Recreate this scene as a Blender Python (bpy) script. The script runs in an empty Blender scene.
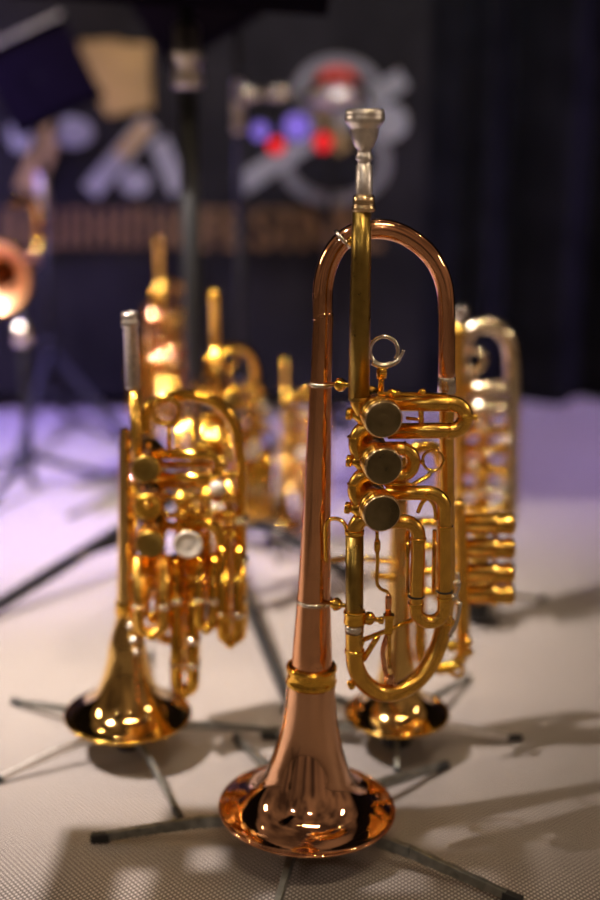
import bpy, math, random
from mathutils import Vector, Matrix
random.seed(7)
PI = math.pi
S = bpy.context.scene
COL = S.collection

# ---------------------------------------------------------------- camera
CAM = Vector((0.0, -0.824, 0.533)); PITCH = math.radians(15.5); F = 1250.0
cd = bpy.data.cameras.new('camera'); cam = bpy.data.objects.new('camera', cd); COL.objects.link(cam)
cam.location = CAM; cam.rotation_euler = (PI/2 - PITCH, 0, 0)
cd.sensor_fit = 'VERTICAL'; cd.sensor_height = 36; cd.lens = 50; cd.clip_start = 0.02
cd.dof.use_dof = True; cd.dof.focus_distance = 0.825; cd.dof.aperture_fstop = 2.2
S.camera = cam
FW = Vector((0, math.cos(PITCH), -math.sin(PITCH))); UP = Vector((0, math.sin(PITCH), math.cos(PITCH)))

# ---------------------------------------------------------------- world, lights, exposure
S.view_settings.view_transform = 'Standard'; S.view_settings.look = 'None'
S.view_settings.exposure = 0.55; S.view_settings.gamma = 1.0
w = bpy.data.worlds.new('hall'); S.world = w; w.use_nodes = True
_n = w.node_tree; _tc = _n.nodes.new('ShaderNodeTexCoord'); _mp = _n.nodes.new('ShaderNodeMapping'); _mp.inputs['Scale'].default_value = (3.2, 3.2, 1.6)
_nz = _n.nodes.new('ShaderNodeTexNoise'); _nz.inputs['Scale'].default_value = 1.0; _nz.inputs['Detail'].default_value = 2
_cr = _n.nodes.new('ShaderNodeValToRGB'); _cr.color_ramp.elements[0].position = 0.40; _cr.color_ramp.elements[1].position = 0.66
_cr.color_ramp.elements[0].color = (0.10, 0.065, 0.048, 1); _cr.color_ramp.elements[1].color = (0.50, 0.33, 0.22, 1)
_n.links.new(_tc.outputs['Generated'], _mp.inputs[0]); _n.links.new(_mp.outputs[0], _nz.inputs['Vector']); _n.links.new(_nz.outputs[0], _cr.inputs[0])
_n.links.new(_cr.outputs[0], _n.nodes['Background'].inputs[0]); _n.nodes['Background'].inputs[1].default_value = 0.25

def aim(o, target):
    o.rotation_euler = (Vector(target) - o.location).to_track_quat('-Z', 'Y').to_euler()
def spot(loc, target, power, color, size=0.03, angle=40, blend=0.4):
    l = bpy.data.lights.new('stage_spot', 'SPOT'); l.energy = power; l.color = color
    l.shadow_soft_size = size; l.spot_size = math.radians(angle); l.spot_blend = blend
    o = bpy.data.objects.new('stage_spot', l); COL.objects.link(o); o.location = loc; aim(o, target); return o
def area(loc, target, power, color, sx, sy):
    l = bpy.data.lights.new('stage_panel', 'AREA'); l.shape = 'RECTANGLE'; l.energy = power; l.color = color
    l.size = sx; l.size_y = sy
    o = bpy.data.objects.new('stage_panel', l); COL.objects.link(o); o.location = loc; aim(o, target); return o
WARM = (1.0, 0.80, 0.62); WHITE = (1.0, 0.88, 0.78)
spot((-1.45, -0.50, 2.9), (-0.30, 0.50, 0.0), 900, (1.0, 0.89, 0.83), 0.014, 27, 1.0)
spot((-0.5, 1.25, 2.6), (-0.10, 0.50, 0.0), 90, WARM, 0.02, 17, .7)
spot((1.2, 0.9, 2.6), (0.0, 0.45, 0.1), 40, WARM, 0.02, 17, .7)
spot((-1.2, 0.9, 2.2), (-0.50, 1.0, 0.0), 560, (0.36, 0.27, 1.0), 0.06, 34, 0.9)
spot((1.1, 0.9, 2.2), (0.55, 1.15, 0.0), 190, (0.50, 0.36, 1.0), 0.06, 36, 0.9)
for _p in ((-0.9, 0.7, 1.9), (0.8, 0.6, 2.1), (0.25, 1.2, 2.3), (-0.3, -0.9, 2.3), (0.6, -0.8, 2.0), (-0.7, -0.5, 1.6), (0.15, 0.2, 2.5), (1.0, 0.0, 1.5)):  # tiny lights added for sharp glints in the brass
    _l = bpy.data.lights.new('glint_light', 'POINT'); _l.energy = 1.3; _l.color = (1.0, 0.78, 0.5); _l.shadow_soft_size = 0.008
    _o = bpy.data.objects.new('glint_light', _l); COL.objects.link(_o); _o.location = _p
spot((0.2, 0.1, 2.2), (-0.1, 1.4, 0.2), 30, (1.0, 0.8, 0.7), 0.04, 34, 1.0)
area((0.3, -0.95, 2.4), (0.1, 0.1, 0.2), 11, (1.0, 0.78, 0.50), 0.8, 0.018)
area((0.35, -2.3, 1.9), (0, 0, 0.2), 2.2, WARM, 0.035, 0.025)
area((-1.1, -1.7, 1.5), (0, 0, 0.2), 1.6, WHITE, 0.03, 0.03)
area((1.6, -0.2, 1.0), (0, 0, 0.25), 2.5, WARM, 0.02, 0.3)  # side strip added for streaks and contrast in the brass reflections
area((-1.4, 0.2, 0.9), (0, 0, 0.25), 2.5, WARM, 0.02, 0.3)  # matching strip light added on the other side
spot((0.1, 0.3, 2.4), (0.12, 1.4, 0.70), 50, (0.50, 0.66, 1.0), 0.05, 26, 0.9)
spot((-0.8, 0.2, 2.4), (-0.30, 1.5, 0.46), 52, (0.95, 0.80, 0.90), 0.05, 26, 0.9)

# ---------------------------------------------------------------- pixel -> place helpers
def ray(px, py): return FW + Vector((1, 0, 0))*((px-300)/F) + UP*((450-py)/F)
def P(px, py, Y=0.0):
    d = ray(px, py); return CAM + d*((Y-CAM.y)/d.y)
def G(px, py, z=0.0):
    d = ray(px, py); return CAM + d*((z-CAM.z)/d.z)
def mpp(v): return (v-CAM).dot(FW)/F          # metres per pixel at a point

# ---------------------------------------------------------------- materials
def mat(name, color, rough=0.5, metal=0.0, var=0.0, vscale=60, bump=0.0, bscale=200, emis=None, estr=0, coat=0.0, stretch=None, rvar=0.0, spec=0.5):
    m = bpy.data.materials.new(name); m.use_nodes = True; nt = m.node_tree; b = nt.nodes['Principled BSDF']
    b.inputs['Base Color'].default_value = (*color, 1); b.inputs['Roughness'].default_value = rough; b.inputs['Metallic'].default_value = metal
    b.inputs['Specular IOR Level'].default_value = spec
    if coat: b.inputs['Coat Weight'].default_value = coat
    if emis: b.inputs['Emission Color'].default_value = (*emis, 1); b.inputs['Emission Strength'].default_value = estr
    tc = nt.nodes.new('ShaderNodeTexCoord'); mp = nt.nodes.new('ShaderNodeMapping'); nt.links.new(tc.outputs['Object'], mp.inputs[0])
    if stretch: mp.inputs['Scale'].default_value = stretch
    nz = nt.nodes.new('ShaderNodeTexNoise'); nz.inputs['Scale'].default_value = vscale; nz.inputs['Detail'].default_value = 4
    nt.links.new(mp.outputs[0], nz.inputs['Vector'])
    if var:
        mx = nt.nodes.new('ShaderNodeMix'); mx.data_type = 'RGBA'
        cr = nt.nodes.new('ShaderNodeValToRGB'); cr.color_ramp.elements[0].position = 0.38; cr.color_ramp.elements[1].position = 0.62
        nt.links.new(nz.outputs[0], cr.inputs[0]); nt.links.new(cr.outputs[0], mx.inputs[0])
        mx.inputs[6].default_value = (*[c*(1-var) for c in color], 1); mx.inputs[7].default_value = (*[min(1, c*(1+var*0.6)) for c in color], 1)
        nt.links.new(mx.outputs[2], b.inputs['Base Color'])
    if rvar:
        mr = nt.nodes.new('ShaderNodeMapRange'); mr.inputs[3].default_value = max(0.02, rough-rvar); mr.inputs[4].default_value = rough+rvar
        nt.links.new(nz.outputs[0], mr.inputs[0]); nt.links.new(mr.outputs[0], b.inputs['Roughness'])
    if bump:
        n2 = nt.nodes.new('ShaderNodeTexNoise'); n2.inputs['Scale'].default_value = bscale; nt.links.new(mp.outputs[0], n2.inputs['Vector'])
        bp = nt.nodes.new('ShaderNodeBump'); bp.inputs['Strength'].default_value = bump; bp.inputs['Distance'].default_value = 0.001
        nt.links.new(n2.outputs[0], bp.inputs['Height']); nt.links.new(bp.outputs[0], b.inputs['Normal'])
    return m
GOLD = mat('polished_gold_brass', (1.0, 0.54, 0.075), 0.10, 1, 0.10, 90, 0.05, 60, rvar=0.05)
BELLGOLD = mat('bell_yellow_brass', (0.92, 0.60, 0.20), 0.06, 1, 0.08, 50, 0.02, 60)
SATIN = mat('satin_gold_brass', (0.96, 0.53, 0.095), 0.23, 1, 0.12, 120, 0.10, 900, rvar=0.06)
RAW = mat('worn_raw_brass', (0.38, 0.25, 0.06), 0.30, 1, 0.10, 160, 0.15, 1200, rvar=0.08)
ROSE = mat('rose_brass', (0.90, 0.50, 0.29), 0.05, 1, 0.06, 40, 0.02, 50, rvar=0.02)
SATROSE = mat('satin_rose_brass', (0.95, 0.56, 0.34), 0.42, 1, 0.06, 40)
ROSEBOW = mat('rose_brass_tube', (0.90, 0.45, 0.23), 0.09, 1, 0.08, 60, 0.04, 80, rvar=0.04)
SILVER = mat('silver_plate', (0.80, 0.74, 0.69), 0.22, 1, 0.12, 150, 0.10, 500, rvar=0.06)
MPSILVER = mat('brushed_silver_plate', (0.86, 0.79, 0.72), 0.34, 1, 0.12, 300, 0.2, 1200)
SATSILVER = mat('tarnished_silver', (0.62, 0.56, 0.50), 0.34, 1, 0.2, 400, 0.2, 900)
NICKEL = mat('brushed_nickel', (0.75, 0.66, 0.55), 0.25, 1)
CAPM = mat('tarnished_cap', (0.21, 0.165, 0.085), 0.28, 1, 0.35, 45, 0.15, 1500, rvar=0.08)
CAPRIM = mat('cap_rim_brass', (0.90, 0.66, 0.36), 0.2, 1)
CREAMCAP = mat('mother_of_pearl', (0.75, 0.68, 0.58), 0.3, 0.2, 0.2, 200)
PALEGOLD = mat('pale_silver_gold', (0.90, 0.74, 0.52), 0.16, 1)
BLACK = mat('black_powder_coat', (0.012, 0.012, 0.013), 0.5, 0, 0.2, 200, 0.2, 700, spec=.3)
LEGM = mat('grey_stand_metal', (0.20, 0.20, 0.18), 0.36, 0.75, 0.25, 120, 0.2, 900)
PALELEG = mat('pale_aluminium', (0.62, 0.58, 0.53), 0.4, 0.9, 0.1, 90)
RUBBER = mat('black_rubber', (0.012, 0.012, 0.013), 0.6)
DESK = mat('dark_violet_desk', (0.004, 0.0025, 0.006), 0.85, 0, 0.2, 30, spec=.02)
CURT = mat('dark_drape', (0.010, 0.010, 0.013), 0.9, 0, 0.3, 12, 0.2, 300, spec=.04)
RED = mat('red_lens', (0.5, 0.01, 0.01), 0.3, emis=(1, 0.02, 0.03), estr=.55)
VIOLET = mat('violet_lens', (0.15, 0.1, 0.5), 0.3, emis=(0.32, 0.22, 0.95), estr=0.3)
BANNERM = mat('navy_banner_cloth', (0.020, 0.019, 0.022), 0.85, 0, 0.3, 6, spec=.05)
GREYD = mat('dull_blue_grey_print', (0.19, 0.19, 0.21), 0.8, 0, 0.15, 12)
GREYL = mat('pale_blue_grey_print', (0.30, 0.31, 0.34), 0.8, 0, 0.15, 12)
TANL = mat('tan_print', (0.40, 0.27, 0.11), 0.8, 0, 0.15, 12)
TANDIM = mat('brown_print', (0.18, 0.105, 0.045), 0.85, 0, 0.25, 12)
REDCLOTH = mat('red_paint', (0.45, 0.05, 0.03), 0.5)

# floor: woven vinyl with a grid of raised pale dots
def floor_mat():
    m = bpy.data.materials.new('woven_stage_vinyl'); m.use_nodes = True; nt = m.node_tree; L = nt.links; N = nt.nodes.new
    b = nt.nodes['Principled BSDF']; b.inputs['Roughness'].default_value = 0.55
    tc = N('ShaderNodeTexCoord'); mp = N('ShaderNodeMapping'); L.new(tc.outputs['Object'], mp.inputs[0])
    mp.inputs['Rotation'].default_value = (0, 0, math.radians(5)); mp.inputs['Scale'].default_value = (2*PI/0.0046,)*3
    sx = N('ShaderNodeSeparateXYZ'); L.new(mp.outputs[0], sx.inputs[0])
    def mth(op, a, bb=None):
        n = N('ShaderNodeMath'); n.operation = op
        for i, v in enumerate((a, bb)):
            if v is None: continue
            if isinstance(v, (int, float)): n.inputs[i].default_value = v
            else: L.new(v, n.inputs[i])
        return n.outputs[0]
    s = mth('SINE', sx.outputs[0]); t = mth('SINE', sx.outputs[1])
    pr = mth('MULTIPLY', s, t); mr = N('ShaderNodeMapRange'); L.new(pr, mr.inputs[0])
    mr.inputs[1].default_value = 0.15; mr.inputs[2].default_value = 0.75
    nz = N('ShaderNodeTexNoise'); nz.inputs['Scale'].default_value = 3.0; nz.inputs['Detail'].default_value = 5; L.new(tc.outputs['Object'], nz.inputs['Vector'])
    cr = N('ShaderNodeValToRGB'); cr.color_ramp.elements[0].position = 0.3; cr.color_ramp.elements[1].position = 0.7
    cr.color_ramp.elements[0].color = (0.095, 0.078, 0.072, 1); cr.color_ramp.elements[1].color = (0.145, 0.122, 0.114, 1)
    L.new(nz.outputs[0], cr.inputs[0])
    mx = N('ShaderNodeMix'); mx.data_type = 'RGBA'; L.new(mr.outputs[0], mx.inputs[0]); L.new(cr.outputs[0], mx.inputs[6])
    mx.inputs[7].default_value = (0.66, 0.60, 0.55, 1); L.new(mx.outputs[2], b.inputs['Base Color'])
    bp = N('ShaderNodeBump'); bp.inputs['Strength'].default_value = 0.35; bp.inputs['Distance'].default_value = 0.0006
    L.new(mr.outputs[0], bp.inputs['Height']); L.new(bp.outputs[0], b.inputs['Normal'])
    return m

# ---------------------------------------------------------------- mesh accumulator
class MB:
    def __init__(s): s.v = []; s.f = []; s.sm = []
    def add(s, vs, fs, smooth=True):
        o = len(s.v); s.v += [Vector(v) for v in vs]; s.f += [tuple(i+o for i in f) for f in fs]; s.sm += [smooth]*len(fs); return s
    def tube(s, pts, rad, seg=16, caps=True, closed=False):
        pts = [Vector(p) for p in pts]
        q = [pts[0]]; rr = [rad[0] if isinstance(rad, (list, tuple)) else rad]
        for i in range(1, len(pts)):
            if (pts[i]-q[-1]).length > 1e-6: q.append(pts[i]); rr.append(rad[i] if isinstance(rad, (list, tuple)) else rad)
        pts = q; n = len(pts)
        if n < 2: return s
        T = []
        for i in range(n):
            if closed: t = pts[(i+1) % n]-pts[i-1]
            else: t = pts[min(i+1, n-1)]-pts[max(i-1, 0)]
            T.append(t.normalized())
        a = T[0].orthogonal().normalized(); vs = []; fs = []
        if closed: a = (pts[0]-sum(pts, Vector())/n).normalized()
        for i in range(n):
            if i: a = T[i-1].rotation_difference(T[i]) @ a
            a = (a - T[i]*a.dot(T[i])).normalized(); b = T[i].cross(a)
            for k in range(seg):
                th = 2*PI*k/seg; vs.append(pts[i] + (a*math.cos(th)+b*math.sin(th))*rr[i])
        m = n if closed else n-1
        for i in range(m):
            j = (i+1) % n
            for k in range(seg):
                k2 = (k+1) % seg; fs.append((i*seg+k, i*seg+k2, j*seg+k2, j*seg+k))
        if caps and not closed:
            fs.append(tuple(reversed(range(seg)))); fs.append(tuple((n-1)*seg+k for k in range(seg)))
        return s.add(vs, fs)
    def lathe(s, base, axis, prof, seg=40, flip=False):      # prof: (height along axis, radius)
        base = Vector(base); t = Vector(axis).normalized(); a = t.orthogonal().normalized(); b = t.cross(a); vs = []; fs = []
        for h, r in prof:
            for k in range(seg):
                th = 2*PI*k/seg; vs.append(base+t*h+(a*math.cos(th)+b*math.sin(th))*max(r, 1e-5))
        for i in range(len(prof)-1):
            for k in range(seg):
                k2 = (k+1) % seg; fs.append((i*seg+k, i*seg+k2, (i+1)*seg+k2, (i+1)*seg+k))
        return s.add(vs, fs)
    def ring(s, c, axis, R, r, seg=40, sub=10):
        c = Vector(c); t = Vector(axis).normalized(); a = t.orthogonal().normalized(); b = t.cross(a)
        return s.tube([c+(a*math.cos(2*PI*i/seg)+b*math.sin(2*PI*i/seg))*R for i in range(seg)], r, sub, closed=True)
    def ball(s, c, r, seg=16):
        return s.lathe(c, (0, 0.01, 1), [(-r*math.cos(PI*i/10), r*math.sin(PI*i/10)) for i in range(11)], seg)
    def box(s, c, size, rot=None):
        c = Vector(c); hx, hy, hz = [x/2 for x in size]; R = rot or Matrix.Identity(3)
        vs = [c + R @ Vector((x*hx, y*hy, z*hz)) for x in (-1, 1) for y in (-1, 1) for z in (-1, 1)]
        return s.add(vs, [(0, 1, 3, 2), (4, 6, 7, 5), (0, 4, 5, 1), (2, 3, 7, 6), (0, 2, 6, 4), (1, 5, 7, 3)], False)
    def beam(s, a, b, wa, ha, wb, hb):                      # tapered rectangular bar a->b
        a = Vector(a); b = Vector(b); t = (b-a).normalized(); sd = t.cross(Vector((0, 0, 1))).normalized(); u = sd.cross(t)
        vs = []
        for p, ww, h in ((a, wa, ha), (b, wb, hb)):
            vs += [p+sd*ww/2+u*h/2, p-sd*ww/2+u*h/2, p-sd*ww/2-u*h/2, p+sd*ww/2-u*h/2]
        return s.add(vs, [(0, 3, 2, 1), (4, 5, 6, 7), (0, 1, 5, 4), (1, 2, 6, 5), (2, 3, 7, 6), (3, 0, 4, 7)], False)
    def build(s, name, m, parent=None, root=None, bevel=0.0):
        me = bpy.data.meshes.new(name); off = root.location if root else Vector()
        me.from_pydata([v-off for v in s.v], [], s.f); me.update()
        import bmesh as _b
        bm = _b.new(); bm.from_mesh(me); _b.ops.recalc_face_normals(bm, faces=bm.faces); bm.to_mesh(me); bm.free()
        for p, k in zip(me.polygons, s.sm): p.use_smooth = k and len(p.vertices) < 8
        me.materials.append(m); o = bpy.data.objects.new(name, me); COL.objects.link(o)
        if parent: o.parent = parent
        if bevel:
            bv = o.modifiers.new('bevel', 'BEVEL'); bv.width = bevel; bv.segments = 2; bv.limit_method = 'ANGLE'
        return o

def cat(pts, n=8):                                          # Catmull-Rom through points (Vectors or tuples of any length)
    p = [tuple(x) for x in pts]; p = [tuple(2*a-b for a, b in zip(p[0], p[1]))] + p + [tuple(2*a-b for a, b in zip(p[-1], p[-2]))]; out = []
    for i in range(1, len(p)-2):
        for k in range(n):
            t = k/n
            out.append(tuple(0.5*((2*b)+(-a+c)*t+(2*a-5*b+4*c-d)*t*t+(-a+3*b-3*c+d)*t**3) for a, b, c, d in zip(p[i-1], p[i], p[i+1], p[i+2])))
    out.append(p[-2]); return out
def fil(pts, r, n=10):                                      # polyline with filleted corners
    pts = [Vector(p) for p in pts]; out = [pts[0]]
    for i in range(1, len(pts)-1):
        a, b, c = pts[i-1], pts[i], pts[i+1]; u = (a-b); v = (c-b)
        rr = r[i-1] if isinstance(r, (list, tuple)) else r
        d = min(rr, u.length*0.499, v.length*0.499); s0 = b+u.normalized()*d; s1 = b+v.normalized()*d
        # circular-like arc by quadratic/cubic blend
        for k in range(n+1):
            t = k/n; c1 = s0+(b-s0)*0.552; c2 = s1+(b-s1)*0.552
            out.append(s0*(1-t)**3+c1*3*t*(1-t)**2+c2*3*t*t*(1-t)+s1*t**3)
    out.append(pts[-1]); return out
def PP(lst, Y=None): return [P(a[0], a[1], a[2] if len(a) > 2 else Y) for a in lst]

def empty(name, loc, label=None, category=None, group=None):
    o = bpy.data.objects.new(name, None); COL.objects.link(o); o.location = Vector(loc); o.empty_display_size = 0.02
    if label: o['label'] = label
    if category: o['category'] = category
    if group: o['group'] = group
    return o
def tag(o, label=None, category=None, group=None, kind=None):
    if label: o['label'] = label
    if category: o['category'] = category
    if group: o['group'] = group
    if kind: o['kind'] = kind
    return o
def copy_tree(o, parent=None):
    c = o.copy(); COL.objects.link(c); c.parent = parent
    for ch in list(o.children): copy_tree(ch, c)
    return c

# ---------------------------------------------------------------- the setting
FM = floor_mat()
fl = MB().add([(-3, -2.6, 0), (3, -2.6, 0), (3, 1.60, 0), (-3, 1.60, 0), (-3, -2.6, -.05), (3, -2.6, -.05), (3, 1.62, -.05), (-3, 1.62, -.05)],
              [(0, 1, 2, 3), (4, 7, 6, 5), (0, 4, 5, 1), (1, 5, 6, 2), (2, 6, 7, 3), (3, 7, 4, 0)], False).build('floor', FM); tag(fl, kind='structure')
YC = 1.37
def drape(x0, x1, y, z1, seed, amp=0.02):
    b = MB(); n = int((x1-x0)/0.008); rnd = random.Random(seed); ph = [rnd.uniform(0, 6) for _ in range(4)]
    def off(x, z): return amp*(math.sin(x*48+ph[0]+0.2*math.sin(z*3))+0.6*math.sin(x*31+ph[1])+0.4*math.sin(x*83+ph[2]))
    vs = []; rows = 8
    for back in (0, 1):
        for j in range(rows+1):
            z = z1*j/rows
            for i in range(n+1):
                x = x0+(x1-x0)*i/n; vs.append((x, y+off(x, z)+back*0.006, z+0.001))
    m = n+1; fs = []
    for back in (0, 1):
        o = back*m*(rows+1)
        for j in range(rows):
            for i in range(n):
                a = o+j*m+i; fs.append((a, a+1, a+m+1, a+m))
    b.add(vs, fs); return b
tag(drape(-3, 3, YC+0.06, 2.8, 3, 0.022).build('wall_back', CURT), kind='structure')

# ---------------------------------------------------------------- stage banner with its printed lettering
def px_rect(b, x0, y0, x1, y1, Y, th=0.002):
    a = P(x0, y1, Y); c = P(x1, y0, Y); b.box(((a.x+c.x)/2, Y, (a.z+c.z)/2), (abs(c.x-a.x), th, abs(c.z-a.z)))
def px_stroke(b, pts, wpx, Y, th=0.002, taper=1.0):
    q = PP(pts, Y); m = mpp(q[0])*wpx/2; n = len(q); vs = []
    for i, p in enumerate(q):
        t = (q[min(i+1, n-1)]-q[max(i-1, 0)]); t.y = 0; t.normalize(); nr = Vector((-t.z, 0, t.x)); k = m*(1+(taper-1)*i/(n-1))
        for yy in (-th/2, th/2): vs += [Vector((p.x, Y+yy, p.z))+nr*k, Vector((p.x, Y+yy, p.z))-nr*k]
    fs = []
    for i in range(n-1):
        a = i*4; c = a+4; fs += [(a, a+1, c+1, c), (a+2, c+2, c+3, a+3), (a, c, c+2, a+2), (a+1, a+3, c+3, c+1)]
    fs += [(0, 2, 3, 1), (4*n-4, 4*n-3, 4*n-1, 4*n-2)]; b.add(vs, fs, False)
def px_disc(b, cx, cy, r, Y, th=0.002, ry=None):
    c = P(cx, cy, Y); m = mpp(c); n = 32; ry = ry or r; vs = [(c.x+math.cos(2*PI*i/n)*r*m, Y+s, c.z+math.sin(2*PI*i/n)*ry*m) for s in (-th/2, th/2) for i in range(n)]
    b.add(vs, [tuple(range(n)), tuple(reversed(range(n, 2*n)))]+[(i, (i+1) % n, n+(i+1) % n, n+i) for i in range(n)], False)
YB = YC-0.01
bc = P(190, 260, YB)
ban = empty('stage_banner', (bc.x, YB, 0), 'navy stage banner hung on the curtain, large slanted pale letters over a brown line', 'banner')
b = MB(); px_rect(b, -260, -330, 440, 396, YB+0.004, 0.003); b.build('cloth', BANNERM, ban, ban)
def letter(fn, m, name='letter'):
    b = MB(); fn(b); return b.build(name, m, ban, ban)
YL = YB-0.002
letter(lambda b: px_stroke(b, [(50, 118), (44, 150), (26, 192)], 24, YL), TANL)
letter(lambda b: px_disc(b, 72, 132, 21, YL, ry=15), GREYL, 'dot')
letter(lambda b: px_disc(b, 20, 135, 12, YL, ry=17), GREYL, 'dot')
letter(lambda b: (px_stroke(b, [(150, 122), (90, 192)], 20, YL), px_stroke(b, [(158, 140), (180, 192)], 20, YL)), GREYL)
letter(lambda b: px_stroke(b, [(148, 124), (120, 155)], 12, YL-0.002), TANL)
letter(lambda b: px_disc(b, 135, 182, 15, YL, ry=13), GREYL, 'dot')
def amp(b):
    px_stroke(b, [(335+50*math.cos(a), 162+38*math.sin(a)) for a in [PI*2*i/28 for i in range(29)]], 13, YL)
    px_stroke(b, [(338+40*math.cos(a), 95+34*math.sin(a)) for a in [PI*2*i/28 for i in range(29)]], 12, YL)
letter(amp, GREYD)
letter(lambda b: px_stroke(b, [(240, 186), (404, 78)], 20, YL-0.002), GREYL)
letter(lambda b: px_disc(b, 390, 122, 18, YL-0.002), GREYL, 'dot')
letter(lambda b: px_stroke(b, [(320, 112), (345, 150)], 16, YL-0.004), TANL)
letter(lambda b: px_stroke(b, [(80, 42), (116, 40), (150, 60), (150, 108), (108, 116), (84, 70), (80, 42)], 2, YL) or b.add([P(x, y, YL-0.001) for x, y in ((78, 40), (150, 44), (153, 108), (108, 116))]+[P(x, y, YL+0.001) for x, y in ((78, 40), (150, 44), (153, 108), (108, 116))], [(0, 1, 2, 3), (7, 6, 5, 4)], False), TANL, 'tan_block')
# the brown line under the letters: FESTIVAL is legible, the left word is a row of unreadable upright strokes
x = 2
for k, wd in enumerate((16, 17, 20, 19, 22, 9, 18, 20, 17)):
    def glyph(b, x=x, wd=wd, k=k):
        px_stroke(b, [(x+4, 209), (x+4, 247)], 7, YL)
        if wd > 10:
            px_stroke(b, [(x+wd-4, 209), (x+wd-4, 247)], 6, YL)
            yy = (211, 228, 245)[k % 3]; px_stroke(b, [(x+4, yy), (x+wd-4, yy)], 6, YL-0.001)
    letter(glyph, TANDIM); x += wd+4
for ch, cx in zip('FESTIVAL', (212, 233, 264, 286, 303, 323, 346, 368)):
    cu = bpy.data.curves.new('letter', 'FONT'); cu.body = ch; cu.size = 0.118; cu.align_x = 'CENTER'; cu.extrude = 0.001; cu.offset = 0.003
    o = bpy.data.objects.new('tmp', cu); COL.objects.link(o)
    dg = bpy.context.evaluated_depsgraph_get(); me = bpy.data.meshes.new_from_object(o.evaluated_get(dg)); bpy.data.objects.remove(o)
    q = P(cx, 248, YL); me.transform(Matrix.Translation(q-ban.location) @ Matrix.Rotation(PI/2, 4, 'X') @ Matrix.Scale(0.82, 4))
    me.materials.clear(); me.materials.append(TANDIM)
    lo = bpy.data.objects.new('letter', me); COL.objects.link(lo); lo.parent = ban

# ---------------------------------------------------------------- trumpet stand
def trumpet_stand(center, tips, label, light=None, z_hub=0.022, peg=0.16, big=1.0, group=None):
    c = Vector((center.x, center.y, 0)); r = empty('trumpet_stand', c, label, 'instrument stand', group)
    MB().lathe(c, (0, 0, 1), [(0.006, 0), (0.006, .013*big), (0.009, .016*big), (0.026, .016*big), (0.032, .012*big), (.032, 0)], 24).build('hub', BLACK, r, r)
    MB().lathe(c, (0, 0, 1), [(0.03, 0), (0.03, .006*big), (peg*0.8, .0055*big), (peg, .003*big), (peg, 0)], 16).build('peg', BLACK, r, r)
    for i, t in enumerate(tips):
        t = Vector((t.x, t.y, 0)); d = (t-c).normalized(); L = (t-c).length
        a = c+d*0.012*big+Vector((0, 0, z_hub)); e = Vector((t.x, t.y, 0.0052))-d*0.012; mid = a.lerp(e, .5)+Vector((0, 0, 0.0035))
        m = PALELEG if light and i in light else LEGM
        b = MB(); b.beam(a, mid, .0055*big, .0105*big, .005*big, .009*big); b.beam(mid, e, .005*big, .009*big, .0045*big, .0065*big)
        lg = b.build('leg', m, r, r, 0.0006)
        MB().beam(e-d*0.002+Vector((0, 0, -.0008)), Vector((t.x, t.y, 0.0035)), .0062*big, .0075*big, .0062*big, .0066*big).build('foot_cap', RUBBER, lg, r, 0.0008)
    return r

# ================================================================ MAIN TRUMPET
c0 = P(307, 806, 0)
ST_LABEL = 'front grey five-legged trumpet stand under the copper-coloured bell'
trumpet_stand(c0, [G(91, 842), G(522, 906), G(272, 925), G(447, 768), G(236, 740)], ST_LABEL, peg=0.14)

T = empty('rotary_trumpet', (c0.x, 0, c0.z), 'large sharp rotary trumpet with copper-coloured bell, standing bell down in front', 'trumpet')
def tp(name, b, m, parent=None): return b.build(name, m, parent or T, T)
# bell (axis slightly leaning as it stands on its peg)
ax = (P(320.7, 390, 0)-c0).normalized()
def hh(py, px=315): return (P(px, py, 0)-c0).dot(ax)
prof = [(0.0, .0650), (0.0006, .0637), (0.0022, .0580), (.005, .0510), (.009, .0442), (.015, .0380), (.024, .0325), (.035, .0288), (.047, .0252), (.059, .0222), (hh(718), .0199), (hh(697), .0181), (hh(678), .0168)]
prof2 = [(hh(678), .0152), (hh(650), .0141), (hh(600), .0119), (hh(550), .0106), (hh(500), .0096), (hh(440), .0085), (hh(390), .0075), (hh(340), 10.5*mpp(P(322,340,0))), (hh(322), 10.45*mpp(P(322,322,0))), (hh(313), 10.35*mpp(P(322,313,0))), (hh(312), 9.4*mpp(P(322,312,0)))]
def smooth_prof(p, n=5): return cat(p, n)
pr = smooth_prof(prof); inner = [(h+0.0006, r-0.0009) for h, r in pr]
bell = tp('bell', MB().lathe(c0, ax, [(h, r) for h, r in reversed(inner)]+pr, 96), ROSE)
tp('bell_rim', MB().ring(c0, ax, .0648, .0011, 96, 10), ROSEBOW, bell)
tp('bell_tail', MB().lathe(c0, ax, smooth_prof(prof2), 48), ROSEBOW)
hr = hh(674)
tp('bell_ring', MB().lathe(c0, ax, [(hr-.0075, .0165), (hr-.0075, .0180), (hr-.005, .0188), (hr-.0035, .0178), (hr+.0025, .0176), (hr+.004, .0184), (hr+.0065, .0182), (hr+.0075, .0172), (hr+.0075, .0150)], 48), GOLD)
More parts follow.
